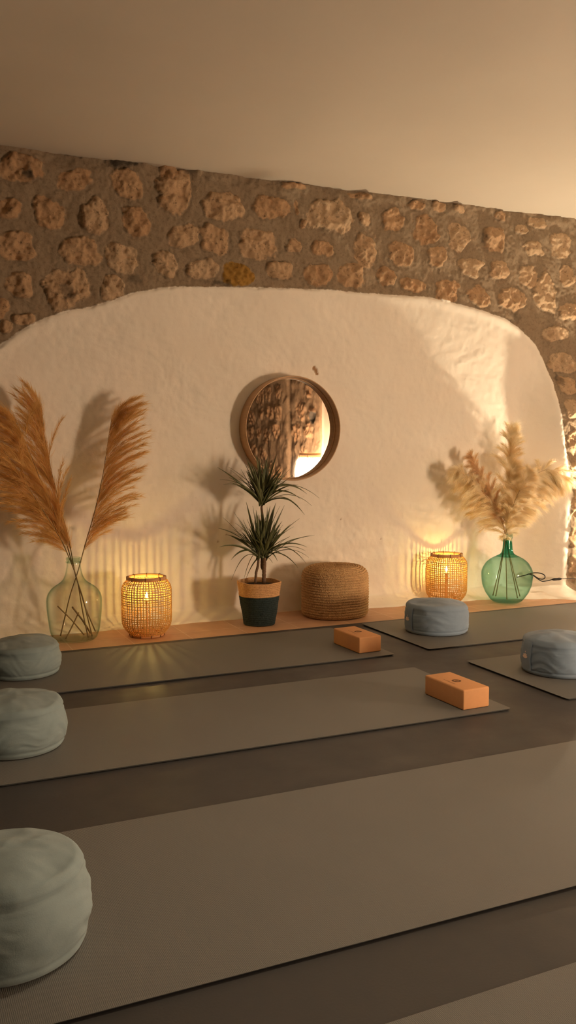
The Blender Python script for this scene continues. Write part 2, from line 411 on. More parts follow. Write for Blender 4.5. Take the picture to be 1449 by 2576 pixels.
# dark chips in the broken edge under the ceiling and on the stone, rust-brown paint chip above the mirror
chips_and_hole_shade = np.zeros(X.shape)
for (px, py, rx, rz, a) in [(305, 405, .085, .035, 1.3), (180, 386, .06, .02, .8), (70, 440, .03, .03, .9), (475, 432, .05, .018, .6), (705, 462, .04, .012, .4), (1250, 548, .03, .02, .5), (165, 735, .04, .05, .6), (1215, 600, .03, .04, .4), (1300, 800, .06, .03, .5), (340, 700, .05, .03, .5), (550, 712, .06, .015, .7), (1390, 955, .03, .04, .6)]:
    c = on_wall(px, py); chips_and_hole_shade = np.maximum(chips_and_hole_shade, np.clip(a * sstep(1.2, .4, np.hypot((X - c[0]) / rx, (Z - c[2]) / rz) + .5 * vn.f(X * 50, Z * 50, 3)), 0, 1) * .9)
chips_and_hole_shade *= (1 - inside)
chip = np.zeros(X.shape)
for (px, py, rx, rz) in [(789, 927, .011, .014), (794, 934, .010, .016), (796, 940, .010, .008)]:
    c = on_wall(px, py); chip = np.maximum(chip, sstep(1.25, .8, np.hypot((X - c[0]) / rx, (Z - c[2]) / rz)))
for (px, py, r) in [(856, 1306, .005), (547, 1362, .005), (957, 1355, .004), (148, 1183, .005), (568, 1345, .004)]:
    c = on_wall(px, py); chip = np.maximum(chip, .8 * sstep(1.3, .7, np.hypot((X - c[0]) / r, (Z - c[2]) / r)))
h = h - .004 * chip
# broken plaster edge at the top of the wall
top = sstep(CEIL_Z - .10, CEIL_Z - .01, Z)
h = h + top * (.010 + .022 * np.clip(vn.f(X * 7, Z * 9, 4, .6), -1, 1.2)) * (1 - inside)
struct(grid_mesh('wall_back', np.stack([X, WALL_Y - h, Z], -1), M['wall'], dict(sd=sd, stone=stone * (1 - inside), hue=hue, chips_and_hole_shade=chips_and_hole_shade, chip=chip)))

# right wall: stone near the tall lamp (seen in the mirror), plaster beyond
ys = np.concatenate([np.arange(YF - .05, -2.6, .05), np.arange(-2.6, .3, .010), np.arange(.3, WALL_Y + .1, .06)])
zs2 = np.arange(-.03, CEIL_Z + .05, .012)
Z, Yg = np.meshgrid(zs2, ys, indexing='ij')
st2 = random_stones(-3.4, -.16, .06, 2.4, [], rng, .31, keep=lambda y, z: abs(y + .88) > .22 and y < -.2)
H, stone, hue = stone_field(Yg, Z, st2, rng, vn2)
sd2 = Yg + .01
ins = sstep(-.01, .01, sd2)
h = (.05 + H * .8 + .012 * vn.f(Yg * 9, Z * 9, 4) - .05 * np.exp(-((Yg + .88 + .03 * vn.n(Z * 3, Z)) / .05) ** 2)) * (1 - ins) + ins * .004 * vn.f(Yg * 3, Z * 3, 3)
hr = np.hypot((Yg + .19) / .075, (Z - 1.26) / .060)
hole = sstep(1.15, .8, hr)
h = h - .05 * hole
struct(grid_mesh('wall_right', np.stack([XR - h, Yg, Z], -1), M['wall_taupe'], dict(sd=sd2 * 5, stone=stone * (1 - ins) * .5, hue=hue * .3, chips_and_hole_shade=sstep(1.3, 1.1, hr) * .95, chip=hole * 0), flip=True))  # shade inside the hole is painted into the colour, wider than the dent

# ceiling, other walls, floor
cx = np.arange(XL - .08, XR + .1, .08); cy = np.arange(YF - .08, WALL_Y + .1, .08)
CYg, CXg = np.meshgrid(cy, cx, indexing='ij')
cz = CEIL_Z + .006 * vn.f(CXg * 1.5, CYg * 1.5, 3) * sstep(WALL_Y, WALL_Y - .6, CYg)
struct(grid_mesh('ceiling', np.stack([CXg, CYg, cz], -1), M['ceiling'], flip=True))
for nm, lo, hi in (('wall_left', (XL - .1, YF, -.05), (XL, WALL_Y + .2, CEIL_Z + .1)), ('wall_front', (XL - .1, YF - .1, -.05), (XR + .1, YF, CEIL_Z + .1))):
    b = MB(); b.box(lo, hi); struct(b.build(nm, M['plaster'], smooth=False))
EDGE = 4.297
b = MB(); b.box((XL, YF, -.06), (XR + .05, EDGE, 0)); struct(b.build('floor', M['floor'], smooth=False, bevel=.002))
b = MB(); b.box((XL, EDGE, -.06), (XR + .05, WALL_Y + .05, -.001)); struct(b.build('trim_1', M['tile'], smooth=False))

# ------------------------------------------------------------------ yoga mats
MT = .008
def yoga_mat(x0, x1, y0, y1, label, rz=0):
    c = ((x0 + x1) / 2, (y0 + y1) / 2); b = MB(); hx, hy = (x1 - x0) / 2, (y1 - y0) / 2; r = .012
    outl = []
    for sx, sy, a0 in ((1, 1, 0), (-1, 1, pi / 2), (-1, -1, pi), (1, -1, 3 * pi / 2)):
        for k in range(5):
            a = a0 + k * pi / 8; outl.append((sx * (hx - r) + r * cos(a), sy * (hy - r) + r * sin(a)))
    n = len(outl); v = [(x * (1 - .009 / hx), y * (1 - .009 / hy), 0.0003) for x, y in outl] + [(x, y, MT) for x, y in outl]
    b.add(v, [tuple(range(n))[::-1], tuple(range(n, 2 * n))] + [(k, (k + 1) % n, n + (k + 1) % n, n + k) for k in range(n)])
    o = b.build('yoga_mat', M['mat'], smooth=False, bevel=.0015, segs=2); o.location = (*c, 0); o.rotation_euler = (0, 0, rz)
    return tag(o, label, 'yoga mat', 'dark grey yoga mats on the floor')
yoga_mat(.33, 2.16, 3.56, 4.22, 'dark grey yoga mat running in front of the terracotta strip under the far block')
yoga_mat(.28, 2.11, 2.65, 3.32, 'dark grey yoga mat under the nearer orange block')
yoga_mat(.08, 2.12, 1.507, 2.268, 'large dark grey yoga mat under the nearest cushion, in the foreground', .006)
yoga_mat(2.355, 4.19, 3.58, 4.24, 'dark grey yoga mat at the far right under the blue cushion below the lantern')
yoga_mat(2.382, 4.22, 2.66, 3.32, 'dark grey yoga mat under the cushion cut by the right frame edge')
yoga_mat(.36, 2.18, .62, 1.28, 'dark grey yoga mat peeking in at the bottom right corner', .02)

# ------------------------------------------------------------------ meditation cushions
def cushion(c, label, mat, seed, strap=None, r=.168, hgt=.148, slump=.0, z0=MT, wr=1.0, bulge=.055):
    t = thing('meditation_cushion', label, 'cushion', (c[0], c[1], z0), 'round meditation cushions on the mats')
    vs = VN(seed); nth = 200
    prof = []                                                     # (radius, z, seam tag)
    for k in range(14): q = k / 13; prof.append((r * (.855 - bulge) * q, hgt * (1.0 - .085 * q ** 2.2)))
    for k in range(1, 10): a = k / 9 * pi / 2; prof.append((r * (.855 - bulge) + r * .145 * sin(a), hgt * .915 - .046 * (1 - cos(a))))
    ztop = hgt * .915 - .046
    for k in range(1, 26): q = k / 25; prof.append((r * (1 - bulge + bulge * sin(q * pi) ** .85), ztop + (.022 - ztop) * q))
    for k in range(1, 9): a = k / 8 * pi / 2; prof.append((r * (.915 - bulge) + r * .085 * cos(a), .022 - .021 * sin(a)))
    prof += [(r * .5, .0006), (0.0005, .0006)]
    prof = np.array(prof); th = np.arange(nth) * 2 * pi / nth
    Rr = np.repeat(prof[:, 0][:, None], nth, 1); Zz = np.repeat(prof[:, 1][:, None], nth, 1); TH = np.repeat(th[None, :], len(prof), 0)
    cx_, cy_ = np.cos(TH), np.sin(TH)
    def pn(k, zk, o=3): return vs.f(cx_ * k + 9 + Zz * zk, cy_ * k + 5 - Zz * zk, o)
    side = sstep(r * .80, r * .96, Rr) * sstep(.0, .03, Zz)
    topm = 1 - sstep(r * .8, r * .97, Rr)
    folds = (.0022 * wr) * vs.f(cx_ * 2.2 + 3, Zz * 55 + 5 * vs.n(cx_ * 1.6, cy_ * 1.6) + cy_, 3, .55)
    zs_ = hgt * .915 - .030
    seam = np.exp(-((Zz - zs_) / .0030) ** 2) + .55 * np.exp(-((Zz - zs_ + .013 + .004 * vs.n(cx_ * 2, cy_ * 2)) / .0028) ** 2) + np.exp(-((Zz - .020) / .0035) ** 2)
    gather = .0022 * wr * vs.n(TH * 26, Zz * 10) * np.exp(-((Zz - (hgt * .93)) / .013) ** 2) * (.3 + np.clip(vs.n(cx_ * 2 + 4, cy_ * 2), 0, 1) * 1.6)
    dR = side * (folds + gather - .0055 * seam) + .0035 * pn(1.2, 8) * side
    low = sstep(.035, .0, Zz) * side * 0
    Rn = Rr + dR * (Rr / r)
    Zn = Zz + topm * (.006 * vs.f(cx_ * Rr * 10, cy_ * Rr * 10, 3)) * (Zz > hgt * .5) + slump * cx_ * Rr * (Zz / hgt)
    Zn = np.maximum(Zn, .0004)
    P = np.stack([Rn * cx_, Rn * cy_, Zn], -1)
    grid_mesh('cover', P, mat, wrap=True, flip=True, parent=t)
    if strap is not None:                                         # carrying strap sewn from seam to seam, with a stitched lotus
        def surf(a, z, off):
            # radius of the side wall at height z
            zz = prof[14:48, 1][::-1]; rr = prof[14:48, 0][::-1]; q = np.interp(z, zz, rr)
            return np.array([(q + off) * cos(a), (q + off) * sin(a), z])
        wa = .034 / r; V = []; n1, n2 = 16, 9
        for layer in (.0042, .001):
            for i in range(n1):
                z = .016 + (hgt * .85 - .016) * i / (n1 - 1)
                for j in range(n2):
                    V.append(surf(strap - wa + 2 * wa * j / (n2 - 1), z, layer + .001 * sin(i / (n1 - 1) * pi)))
        F = []; N = n1 * n2
        for i in range(n1 - 1):
            for j in range(n2 - 1):
                a = i * n2 + j; F.append((a, a + 1, a + n2 + 1, a + n2)); F.append((N + a, N + a + n2, N + a + n2 + 1, N + a + 1))
            for j, s_ in ((0, 1), (n2 - 1, 0)):
                a = i * n2 + j; q = (a, a + n2, N + a + n2, N + a); F.append(q if s_ else q[::-1])
        b = MB(); b.add(V, F); sp = b.build('strap', mat, t)
        b = MB()
        for ang, L, wd, oy in ((0, .020, .0038, 0), (.58, .020, .0038, 0), (-.58, .020, .0038, 0), (1.15, .018, .0036, 0), (-1.15, .018, .0036, 0), (0, .006, .0020, .023)):
            pts = []
            for k in range(12):
                s_ = k / 12 * 2 * pi; u = wd * sin(s_) ; v_ = L / 2 * (1 - cos(s_))
                uu = u * cos(ang) + v_ * sin(ang); vv = -u * sin(ang) + v_ * cos(ang) + oy
                pts.append(surf(strap + uu / r, hgt * .47 - .010 + vv, .0068))
            base = [p - np.array([cos(strap), sin(strap), 0]) * .0012 for p in pts]
            b.add(pts + base, [tuple(range(12))] + [(k, (k + 1) % 12, 12 + (k + 1) % 12, 12 + k)[::-1] for k in range(12)])
        e = b.build('lotus_emblem', M['emblem'], sp, smooth=False); e['label'] = 'pale pink stitched lotus emblem'
    return t
def facing(c, deg):  # azimuth that faces the camera position, turned deg to its left
    a = atan2(-c[1], -c[0]); return a - math.radians(deg)
CA = standing(56, 1720, .160); CB = standing(38, 1922, .160); CC = standing(14, 2506, .160)
CD = standing(1097, 1606, .160); CE = standing(1408, 1714, .160)
cushion(CA, 'grey-green round meditation cushion beside the pale demijohn, farthest of the left row', M['cushion_sage'], 21, wr=.7)
cushion(CB, 'grey-green meditation cushion with creased sides, middle one of the left row', M['cushion_sage'], 35, hgt=.166, slump=.02, wr=1.0)
cushion(CC, 'nearest grey-green meditation cushion in the foreground at the left edge', M['cushion_sage'], 43, hgt=.197, wr=.8)
cushion(CD, 'slate blue meditation cushion with lotus strap in front of the right lantern', M['cushion_blue'], 52, strap=facing(CD, 58), bulge=.022, slump=-.03, hgt=.163, wr=.8)
cushion(CE, 'slate blue meditation cushion with lotus strap, cut by the right frame edge', M['cushion_blue'], 64, strap=facing(CE, 56), bulge=.022, wr=.8, hgt=.164)

# ------------------------------------------------------------------ yoga blocks
def yoga_block(c, rz, label, ex, ey):
    t = thing('yoga_block', label, 'yoga block', (c[0], c[1], MT), 'orange foam yoga blocks', rz)
    b = MB(); b.box((-.0605, -.122, .0004), (.0605, .122, .076)); b.build('foam_body', M['block'], t, bevel=.006, segs=4)
    b = MB(); n = 28
    def disc(cx0, cy0, r0, r1, z=.0764, seg=n):
        v = [(cx0 + r * cos(2 * pi * k / seg), cy0 + r * sin(2 * pi * k / seg), z) for r in (r0, r1) for k in range(seg)]
        b.add(v, [(k, seg + k, seg + (k + 1) % seg, (k + 1) % seg) for k in range(seg)])
    disc(ex, ey, .0105, .0185)
    for k in range(5):
        a = pi / 2 + (k - 2) * .55; p = np.array([ex, ey - .006]); d = np.array([cos(a), sin(a)]); q = np.array([-d[1], d[0]])
        b.add([(*(p), .0764), (*(p + d * .006 + q * .0022), .0764), (*(p + d * .012), .0764), (*(p + d * .006 - q * .0022), .0764)], [(0, 3, 2, 1)])
    y = ey - .034
    rr = random.Random(4)
    while y < ey + .036:
        L = rr.uniform(.0025, .0045); b.add([(ex - .0335, y, .0764), (ex - .0310, y, .0764), (ex - .0310, y + L, .0764), (ex - .0335, y + L, .0764)], [(0, 1, 2, 3)]); y += L + .0012
    p = b.build('printed_emblem', M['print'], t, smooth=False); p['label'] = 'dark brown round printed emblem with a fine line beside it'
    return t
yoga_block((1.984, 2.823), .035, 'nearer orange foam yoga block on the corner of the middle mat', -.002, -.002)
yoga_block((2.064, 3.757), .035, 'far orange foam yoga block in front of the jute pouf', .006, .0)

# ------------------------------------------------------------------ braided jute pouf
def pouf(c):
    r, hgt, rows = .193, .290, 24
    nth, nz = 420, rows * 7
    # outline as arclength curve
    out = [(0.0, hgt)] + [(r * .62 * k / 5, hgt - .004 * (k / 5) ** 2) for k in range(1, 6)]
    for k in range(1, 12): a = k / 11 * pi / 2; out.append((r * .62 + (r * .38) * sin(a), hgt - .004 - .062 * (1 - cos(a))))
    out += [(r * 1.005, .15), (r, .03)]
    for k in range(1, 6): a = k / 5 * pi / 2; out.append((r - .02 * (1 - cos(a)), .03 - .029 * sin(a)))
    out += [(r * .5, .001), (0.0, .001)]
    out = np.array(out); L = np.concatenate([[0], np.cumsum(np.hypot(*np.diff(out, axis=0).T))])
    vis = L[-3]; nrow = 31; ncol = nrow * 8
    s = np.concatenate([np.linspace(0.0005, vis, ncol), [L[-2], L[-1] - .0005]])
    rr = np.interp(s, L, out[:, 0]); zz = np.interp(s, L, out[:, 1])
    dr = np.gradient(rr); dz = np.gradient(zz); nl = np.hypot(dr, dz) + 1e-9; nr, nzv = -dz / nl, dr / nl
    th = np.arange(nth) * 2 * pi / nth; TH, SS = np.meshgrid(th, s); 
    vs = VN(77); wav = .35 * vs.n(np.cos(TH) * 2 + 4, np.sin(TH) * 2 + SS * 6)
    ph = SS / vis * nrow + wav; row = np.floor(ph); fr = ph - row
    rope = np.sqrt(np.clip(1 - (2 * fr - 1) ** 2, 0, 1))
    # braid: each rope row is a chain of slanted plaits
    Rr = np.interp(SS, s, rr); cnt = np.maximum(6, np.round(Rr / r * 92))
    tw = TH / (2 * pi) * 92 + (fr - .5) * np.where(row % 2 == 0, 1.1, -1.1) + row * .37 + .8 * vs.n(TH * 3, row * 1.7)
    pl = np.abs(np.sin(pi * tw)) ** .7
    vis_m = (SS < vis * .985)
    hgtm = (.0085 * rope + .0042 * pl * rope + .0018 * vs.f(TH * 40, SS * 260, 2)) * vis_m * np.clip(Rr / (.25 * r), 0, 1)
    lum = .004 * vs.f(np.cos(TH) * 1.5 + 2, np.sin(TH) * 1.5 + SS * 4, 3) * np.clip(Rr / r, 0, 1)
    Rn = Rr + np.interp(SS, s, nr) * 0
    NR = np.interp(SS, s, -nr); NZ = np.interp(SS, s, -nzv)
    sgn = np.where(NR + NZ >= 0, 1, 1)
    P = np.stack([(Rr + NR * -1 * 0 + np.abs(NR) * (hgtm - .010) + lum) * np.cos(TH), (Rr + np.abs(NR) * (hgtm - .010) + lum) * np.sin(TH),
                  np.maximum(.0006, np.interp(SS, s, zz) + np.where(SS < vis * .8, np.abs(NZ), 0) * (hgtm - .010))], -1)
    P[..., 1] *= .925
    o = grid_mesh('pouf', P, M['jute'], wrap=True, flip=True); o.location = (c[0], c[1], 0)
    return tag(o, 'round braided jute pouf on the terracotta strip between plant and lantern', 'pouf')
pouf(standing(842, 1562, .180))

# ------------------------------------------------------------------ dracaena in a two-tone basket
PC = standing(652, 1577, .085)
plant = thing('potted_dracaena', 'tall spiky dracaena in a natural and dark teal basket below the mirror', 'potted plant', (PC[0], PC[1], 0))
def basket_band(name, z0, z1, r0, r1, mat, rows, lip=False):
    vs = VN(int(z0 * 1000) + 5); n = rows * 6; prof = []
    nth = 128; th = np.arange(nth) * 2 * pi / nth; q = np.linspace(0, 1, n)
    TH, Q = np.meshgrid(th, q)
    lump = .003 * vs.f(np.cos(TH) * 1.4 + 3, np.sin(TH) * 1.4 + Q * 2, 3)
    rope = np.sqrt(np.clip(1 - (2 * ((Q * rows) % 1) - 1) ** 2, 0, 1))
    R0 = r0 + (r1 - r0) * Q; Rn = R0 + lump + .0032 * rope + .0008 * vs.f(TH * 30, Q * 60, 2)
    Zn = z0 + (z1 - z0) * Q + (.006 * vs.n(np.cos(TH) * 1.5, np.sin(TH) * 1.5 + 8) if lip else 0) * sstep(.5, 1, Q)
    outer = np.stack([Rn * np.cos(TH), Rn * np.sin(TH), Zn], -1)
    Ri = R0 - .007 + lump; inner = np.stack([Ri * np.cos(TH), Ri * np.sin(TH), Zn], -1)[::-1]
    grid_mesh(name, np.concatenate([outer, inner, outer[:1]]), mat, wrap=True, flip=False, parent=plant)
basket_band('basket_base', .001, .158, .083, .107, M['basket_dark'], 15)
basket_band('basket_rim', .158, .236, .107, .116, M['basket'], 8, True)
b = MB(); b.lathe([(.0, .004), (.078, .004), (.078, .003), (.0, .003)][0:2] + [(.076, .010), (.0, .010)], 48); b.build('basket_floor', M['basket_dark'], plant)
b = MB(); b.lathe([(.0, .19), (.103, .19), (.105, .212), (.08, .217), (.04, .214), (.0, .219)], 40); b.build('soil', M['soil'], plant)
def loc(px, py, dy=0.0, base=PC): p = on_wall(px, py, base[1] + dy); return p - np.array([base[0], base[1], 0])
def cpx(cx_, cy_): return 520 + cx_ / 4.83, 1130 + cy_ / 4.83
def stem(pts, rad):
    pts = np.array(pts); t = np.linspace(0, 1, len(pts)); tt = np.linspace(0, 1, 40)
    p = np.stack([np.interp(tt, t, pts[:, k]) for k in range(3)], 1); p[1:-1] = (p[:-2] + p[1:-1] * 2 + p[2:]) / 4
    rj = np.interp(tt, t, rad) * (1 + .10 * np.sin(np.arange(40) * 2.1)); b = MB(); b.tube(p, rj, 10); b.build('cane', M['trunk'], plant)
def P2(x, y, dy=0): return loc(*cpx(x, y), dy)
s0 = P2(695, 1600); s0[2] = .20; stem([s0, P2(697, 1480), P2(700, 1400), P2(702, 1320)], [.0115, .0105, .0105, .009])
s0 = P2(588, 1600, .01); s0[2] = .20; stem([s0, P2(600, 1500, .01), P2(622, 1420, .01), P2(632, 1310, .01)], [.0072, .0070, .0070, .006])
stem([P2(690, 1480, .012), P2(665, 1430, .018), P2(668, 1330, .02), P2(690, 1100, .02), P2(675, 880, .02), P2(668, 690, .02)], [.006, .006, .006, .006, .0065, .006])
def crown(tips, bases, seed, extra, cone):
    rg = np.random.default_rng(seed); V = []; F = []; EA = []; nseg = 12
    jobs = []
    for i, (x, y) in enumerate(tips):
        bx = bases[i % len(bases)]; jobs.append((P2(*bx, .01), P2(x, y, rg.uniform(-.09, .07)), 1.0))
    for k in range(extra):
        bx = P2(*bases[k % len(bases)], .01); az = rg.uniform(0, 2 * pi); el = rg.uniform(*cone); L = rg.uniform(.15, .25)
        jobs.append((bx, bx + L * np.array([cos(az) * cos(el), sin(az) * cos(el) * .7, sin(el)]), .9))
    for (p0, p2, sc) in jobs:
        p0 = p0 + np.array([rg.normal(0, .005), rg.normal(0, .005), rg.uniform(-.02, .035)])
        d = p2 - p0; hlen = math.hypot(d[0], d[1]); L = np.linalg.norm(d)
        droop = .08 * L + .30 * max(0, hlen - max(d[2], 0) * 1.1) + .35 * max(0, -d[2])
        p1 = p0 + d * .5 + np.array([0, 0, droop]) + rg.normal(0, .006, 3)
        wd = rg.uniform(.0075, .0115) * (1.0 if L > .12 else .8); t = np.linspace(0, 1, nseg + 1)[:, None]
        c = (1 - t) ** 2 * p0 + 2 * t * (1 - t) * p1 + t * t * p2
        c[:, 1] = np.minimum(c[:, 1], 4.73 - PC[1])
        T = np.gradient(c, axis=0); T /= np.linalg.norm(T, axis=1)[:, None]
        side = np.cross(T, np.array([0, 0, 1.0])); nn = np.linalg.norm(side, axis=1)[:, None]; side = np.where(nn > .05, side / (nn + 1e-9), [1, 0, 0])
        tw = rg.uniform(-.6, .6) + (np.linspace(0, rg.uniform(-.8, .8), nseg + 1)); up = np.cross(side, T)
        side = side * np.cos(tw)[:, None] + up * np.sin(tw)[:, None]; up = np.cross(side, T)
        wv = wd * np.clip(np.sin(np.clip(t[:, 0] * .92 + .12, 0, 1) * pi) ** .6, .05, 1) * (1 - .45 * t[:, 0])
        o = len(V)
        for i in range(nseg + 1):
            V += [c[i] - side[i] * wv[i] + up[i] * wv[i] * .25, c[i] - up[i] * .0004, c[i] + side[i] * wv[i] + up[i] * wv[i] * .25]; EA += [1, 0, 1]
            if i: a = o + (i - 1) * 3; F += [(a, a + 1, a + 4, a + 3), (a + 1, a + 2, a + 5, a + 4)]
    b = MB(); b.add(V, F); ob = b.build('leaf_crown', M['leaf'], plant)
    at = ob.data.attributes.new('edge', 'FLOAT', 'POINT'); at.data.foreach_set('value', np.array(EA, np.float32) * .55)
    sol = ob.modifiers.new('thick', 'SOLIDIFY'); sol.thickness = .0006
crown([(130,220),(265,215),(280,245),(160,370),(200,430),(270,340),(280,400),(480,110),(490,280),(590,40),(610,90),(720,120),(745,80),(770,75),(800,150),(850,70),(860,140),(975,215),(935,410),(1000,490),(1110,430),(1370,595),(1220,545),(1140,605),(1280,690),(1190,795),(1110,685)],
      [(665, 650), (690, 640)], 5, 74, (.6, 1.5))
crown([(200,830),(140,960),(150,1190),(300,1340),(330,760),(480,640),(500,740),(490,850),(560,690),(600,740),(300,1590),(450,1580),(350,900),(420,1000),(540,900),(620,800)], [(632, 1310)], 6, 28, (.6, 1.5))
crown([(680,720),(735,700),(770,690),(815,700),(840,650),(890,690),(945,680),(1130,840),(1020,910),(1310,1050),(1180,1070),(1220,1190),(1200,1235),(1240,1315),(1210,1390),(1110,1440),(940,1300),(860,1360),(470,1590),(800,1380),(790,860),(1000,1070),(650,700),(700,900),(590,1000)], [(700, 1310)], 8, 52, (.5, 1.5))

# ------------------------------------------------------------------ round mirror with a deep wooden rim
mc = on_wall(731.5, 1078, 4.71)
mir = thing('round_mirror', 'round wall mirror in a deep pale wood rim hanging above the dracaena', 'mirror', (mc[0], 4.762, mc[2]))
def ring_y(prof, seg=96):   # lathe about the Y axis; prof = (radius, y)
    b = MB(); n = len(prof); v = [(r * cos(2 * pi * k / seg), y, r * sin(2 * pi * k / seg)) for r, y in prof for k in range(seg)]
    b.add(v, [(i * seg + k, ((i + 1) % n) * seg + k, ((i + 1) % n) * seg + (k + 1) % seg, i * seg + (k + 1) % seg) for i in range(n) for k in range(seg)]); return b
ring_y([(.296, -.001), (.296, -.094), (.2955, -.097), (.2945, -.099), (.2905, -.099), (.2895, -.097), (.289, -.094), (.288, -.050), (.288, -.001)]).build('rim', M['wood'], mir)
ring_y([(.2885, -.050), (.281, -.047), (.281, -.030), (.2885, -.030)]).build('inner_ledge', M['wood'], mir)
b = MB(); seg = 96; v = [(.2865 * cos(2 * pi * k / seg), y, .2865 * sin(2 * pi * k / seg)) for y in (-.036, -.030) for k in range(seg)]
b.add(v, [tuple(range(seg)), tuple(range(seg, 2 * seg))[::-1]] + [(k, seg + k, seg + (k + 1) % seg, (k + 1) % seg) for k in range(seg)]); b.build('mirror_glass', M['mirror'], mir, smooth=False)

# ------------------------------------------------------------------ woven bamboo lanterns with an LED candle bulb
def lantern(c, label, nv, sc, rz, handle, zb=.195, bulb='led', group='woven bamboo lanterns on the terracotta strip', fat=.6, tall=1.0, thick=1.0):
    t = thing('woven_lantern', label, 'lantern', (c[0], c[1], 0), group, rz)
    prof = np.array([(.086, .010), (.094, .018), (.108, .034), (.120, .052), (.1255, .072), (.1265, .10), (.1265, .16), (.1265, .22), (.1260, .245), (.121, .262), (.110, .278), (.098, .290), (.0925, .298)]) * sc
    prof[:, 1] *= tall
    L = np.concatenate([[0], np.cumsum(np.hypot(*np.diff(prof, axis=0).T))])
    def at(s): return np.interp(s, L, prof[:, 0]), np.interp(s, L, prof[:, 1])
    b = MB(); ss = np.linspace(0, L[-1], 34)
    rg = np.random.default_rng(int(nv))
    for k in range(nv):
        a = 2 * pi * k / nv + rg.normal(0, .008); R, Zc = at(ss); wb = .0022 * sc * thick * rg.uniform(.8, 1.2); V = []
        for r_, z_ in zip(R, Zc):
            for (dr, da) in ((.0012, -wb), (.0012, wb), (-.0002, wb), (-.0002, -wb)):
                V.append(((r_ + dr) * cos(a) - da * sin(a), (r_ + dr) * sin(a) + da * cos(a), z_))
        n = len(ss); b.add(V, [(i * 4 + j, i * 4 + (j + 1) % 4, i * 4 + 4 + (j + 1) % 4, i * 4 + 4 + j) for i in range(n - 1) for j in range(4)])
    nh = int(L[-1] / (.0118 * sc))
    for k in range(1, nh):
        s = L[-1] * (k + .35 * rg.normal(0, .3)) / nh
        r_, z_ = at(s)
        if r_ < .112 * sc and k % 3 and z_ > .1: continue          # few hoops on the sloping neck
        wz = .0017 * sc * thick * rg.uniform(.7, 1.3); seg = 72; tz = rg.normal(0, .0012)
        V = [((r_ + dr + .0009 * (1 if (j + k) % 2 else -1)) * cos(2 * pi * j / seg), (r_ + dr + .0009 * (1 if (j + k) % 2 else -1)) * sin(2 * pi * j / seg), z_ + dz + tz * cos(2 * pi * j / seg)) for j in range(seg) for dr, dz in ((.0010, -wz), (.0010, wz), (-.0008, wz), (-.0008, -wz))]
        b.add(V, [(j * 4 + m, j * 4 + (m + 1) % 4, ((j + 1) % seg) * 4 + (m + 1) % 4, ((j + 1) % seg) * 4 + m) for j in range(seg) for m in range(4)])
    b.build('woven_shade', M['rattan'], t, smooth=False)
    b = MB(); rt = .0925 * sc; zt = .292 * sc * tall
    b.lathe([(rt + .005, zt - .003), (rt + .006, zt + .004), (rt + .005, zt + .013), (rt, zt + .015), (rt - .004, zt + .013), (rt - .004, zt - .002), (rt, zt - .004)], 64, close=True)
    rg_ = b.build('top_ring', M['rattan_ring'], t)
    for k in range(8):
        b = MB(); a = 2 * pi * k / 8 + .3; b.tube([((rt + dr) * cos(a), (rt + dr) * sin(a), zt + dz) for dr, dz in ((-.005, -.004), (-.005, .0145), (0, .0156), (.0062, .0138), (.0067, -.004))], .0026, 6)
        b.build('binding', M['tie'], rg_)
    b = MB(); rb = .082 * sc
    b.lathe([(rb + .004, .0005), (rb + .005, .010), (rb + .003, .015), (rb - .003, .015), (rb - .003, .0005)], 64, close=True)
    br = b.build('base_ring', M['rattan_ring'], t)
    for k in range(10):
        b = MB(); a = 2 * pi * k / 10 + .1; b.tube([((rb + .005) * cos(a), (rb + .005) * sin(a), .001), ((rb + .007) * cos(a), (rb + .007) * sin(a), .024)], .0028, 6)
        b.build('peg', M['tie'], br)
    # wire handle lying down on the shoulder
    if handle:
        b = MB(); pts = []
        for k in range(25):
            q = k / 24 * pi; pts.append((rt * 1.03 * cos(q), -(.150 * sc) * sin(q) * .98 if 0 else -(.145 * sc) * sin(q), zt + .006 - .060 * sc * sin(q) ** .8))
        b.tube(pts, .0016, 6); b.build('wire_handle', M['wire'], t)
    # bulb on a slim stand
    b = MB(); zb = zb * sc * tall
    b.lathe([(0, .012), (.045, .012), (.045, .018), (.006, .022), (.005, zb - .02), (.016, zb - .016), (.018, zb - .012), (0, zb - .012)], 24); bs = b.build('bulb_stand', M['rattan_ring'], t)
    b = MB(); b.lathe([(0, zb - .0115), (.0175, zb - .0115), (.018, zb - .004), (.010, zb - .002), (0, zb - .002)], 24); b.build('bulb_cup', M['led_cup'], bs)
    b = MB(); b.lathe([(0, zb)] + [(x * fat, zb + y) for x, y in ((.006, .001), (.0095, .007), (.0098, .011), (.0075, .018), (.003, .026), (.0004, .029))], 20); b.build('bulb', M[bulb], t)
    return t
L1c = standing(370, 1607, .085); L2c = standing(1122, 1521, .085)
lantern(L1c, 'glowing woven bamboo lantern beside the pale demijohn', 52, 1.0, .2, False)
lantern(L2c, 'glowing woven bamboo lantern with wire handle behind the blue cushion', 56, .99, 4.05, True)

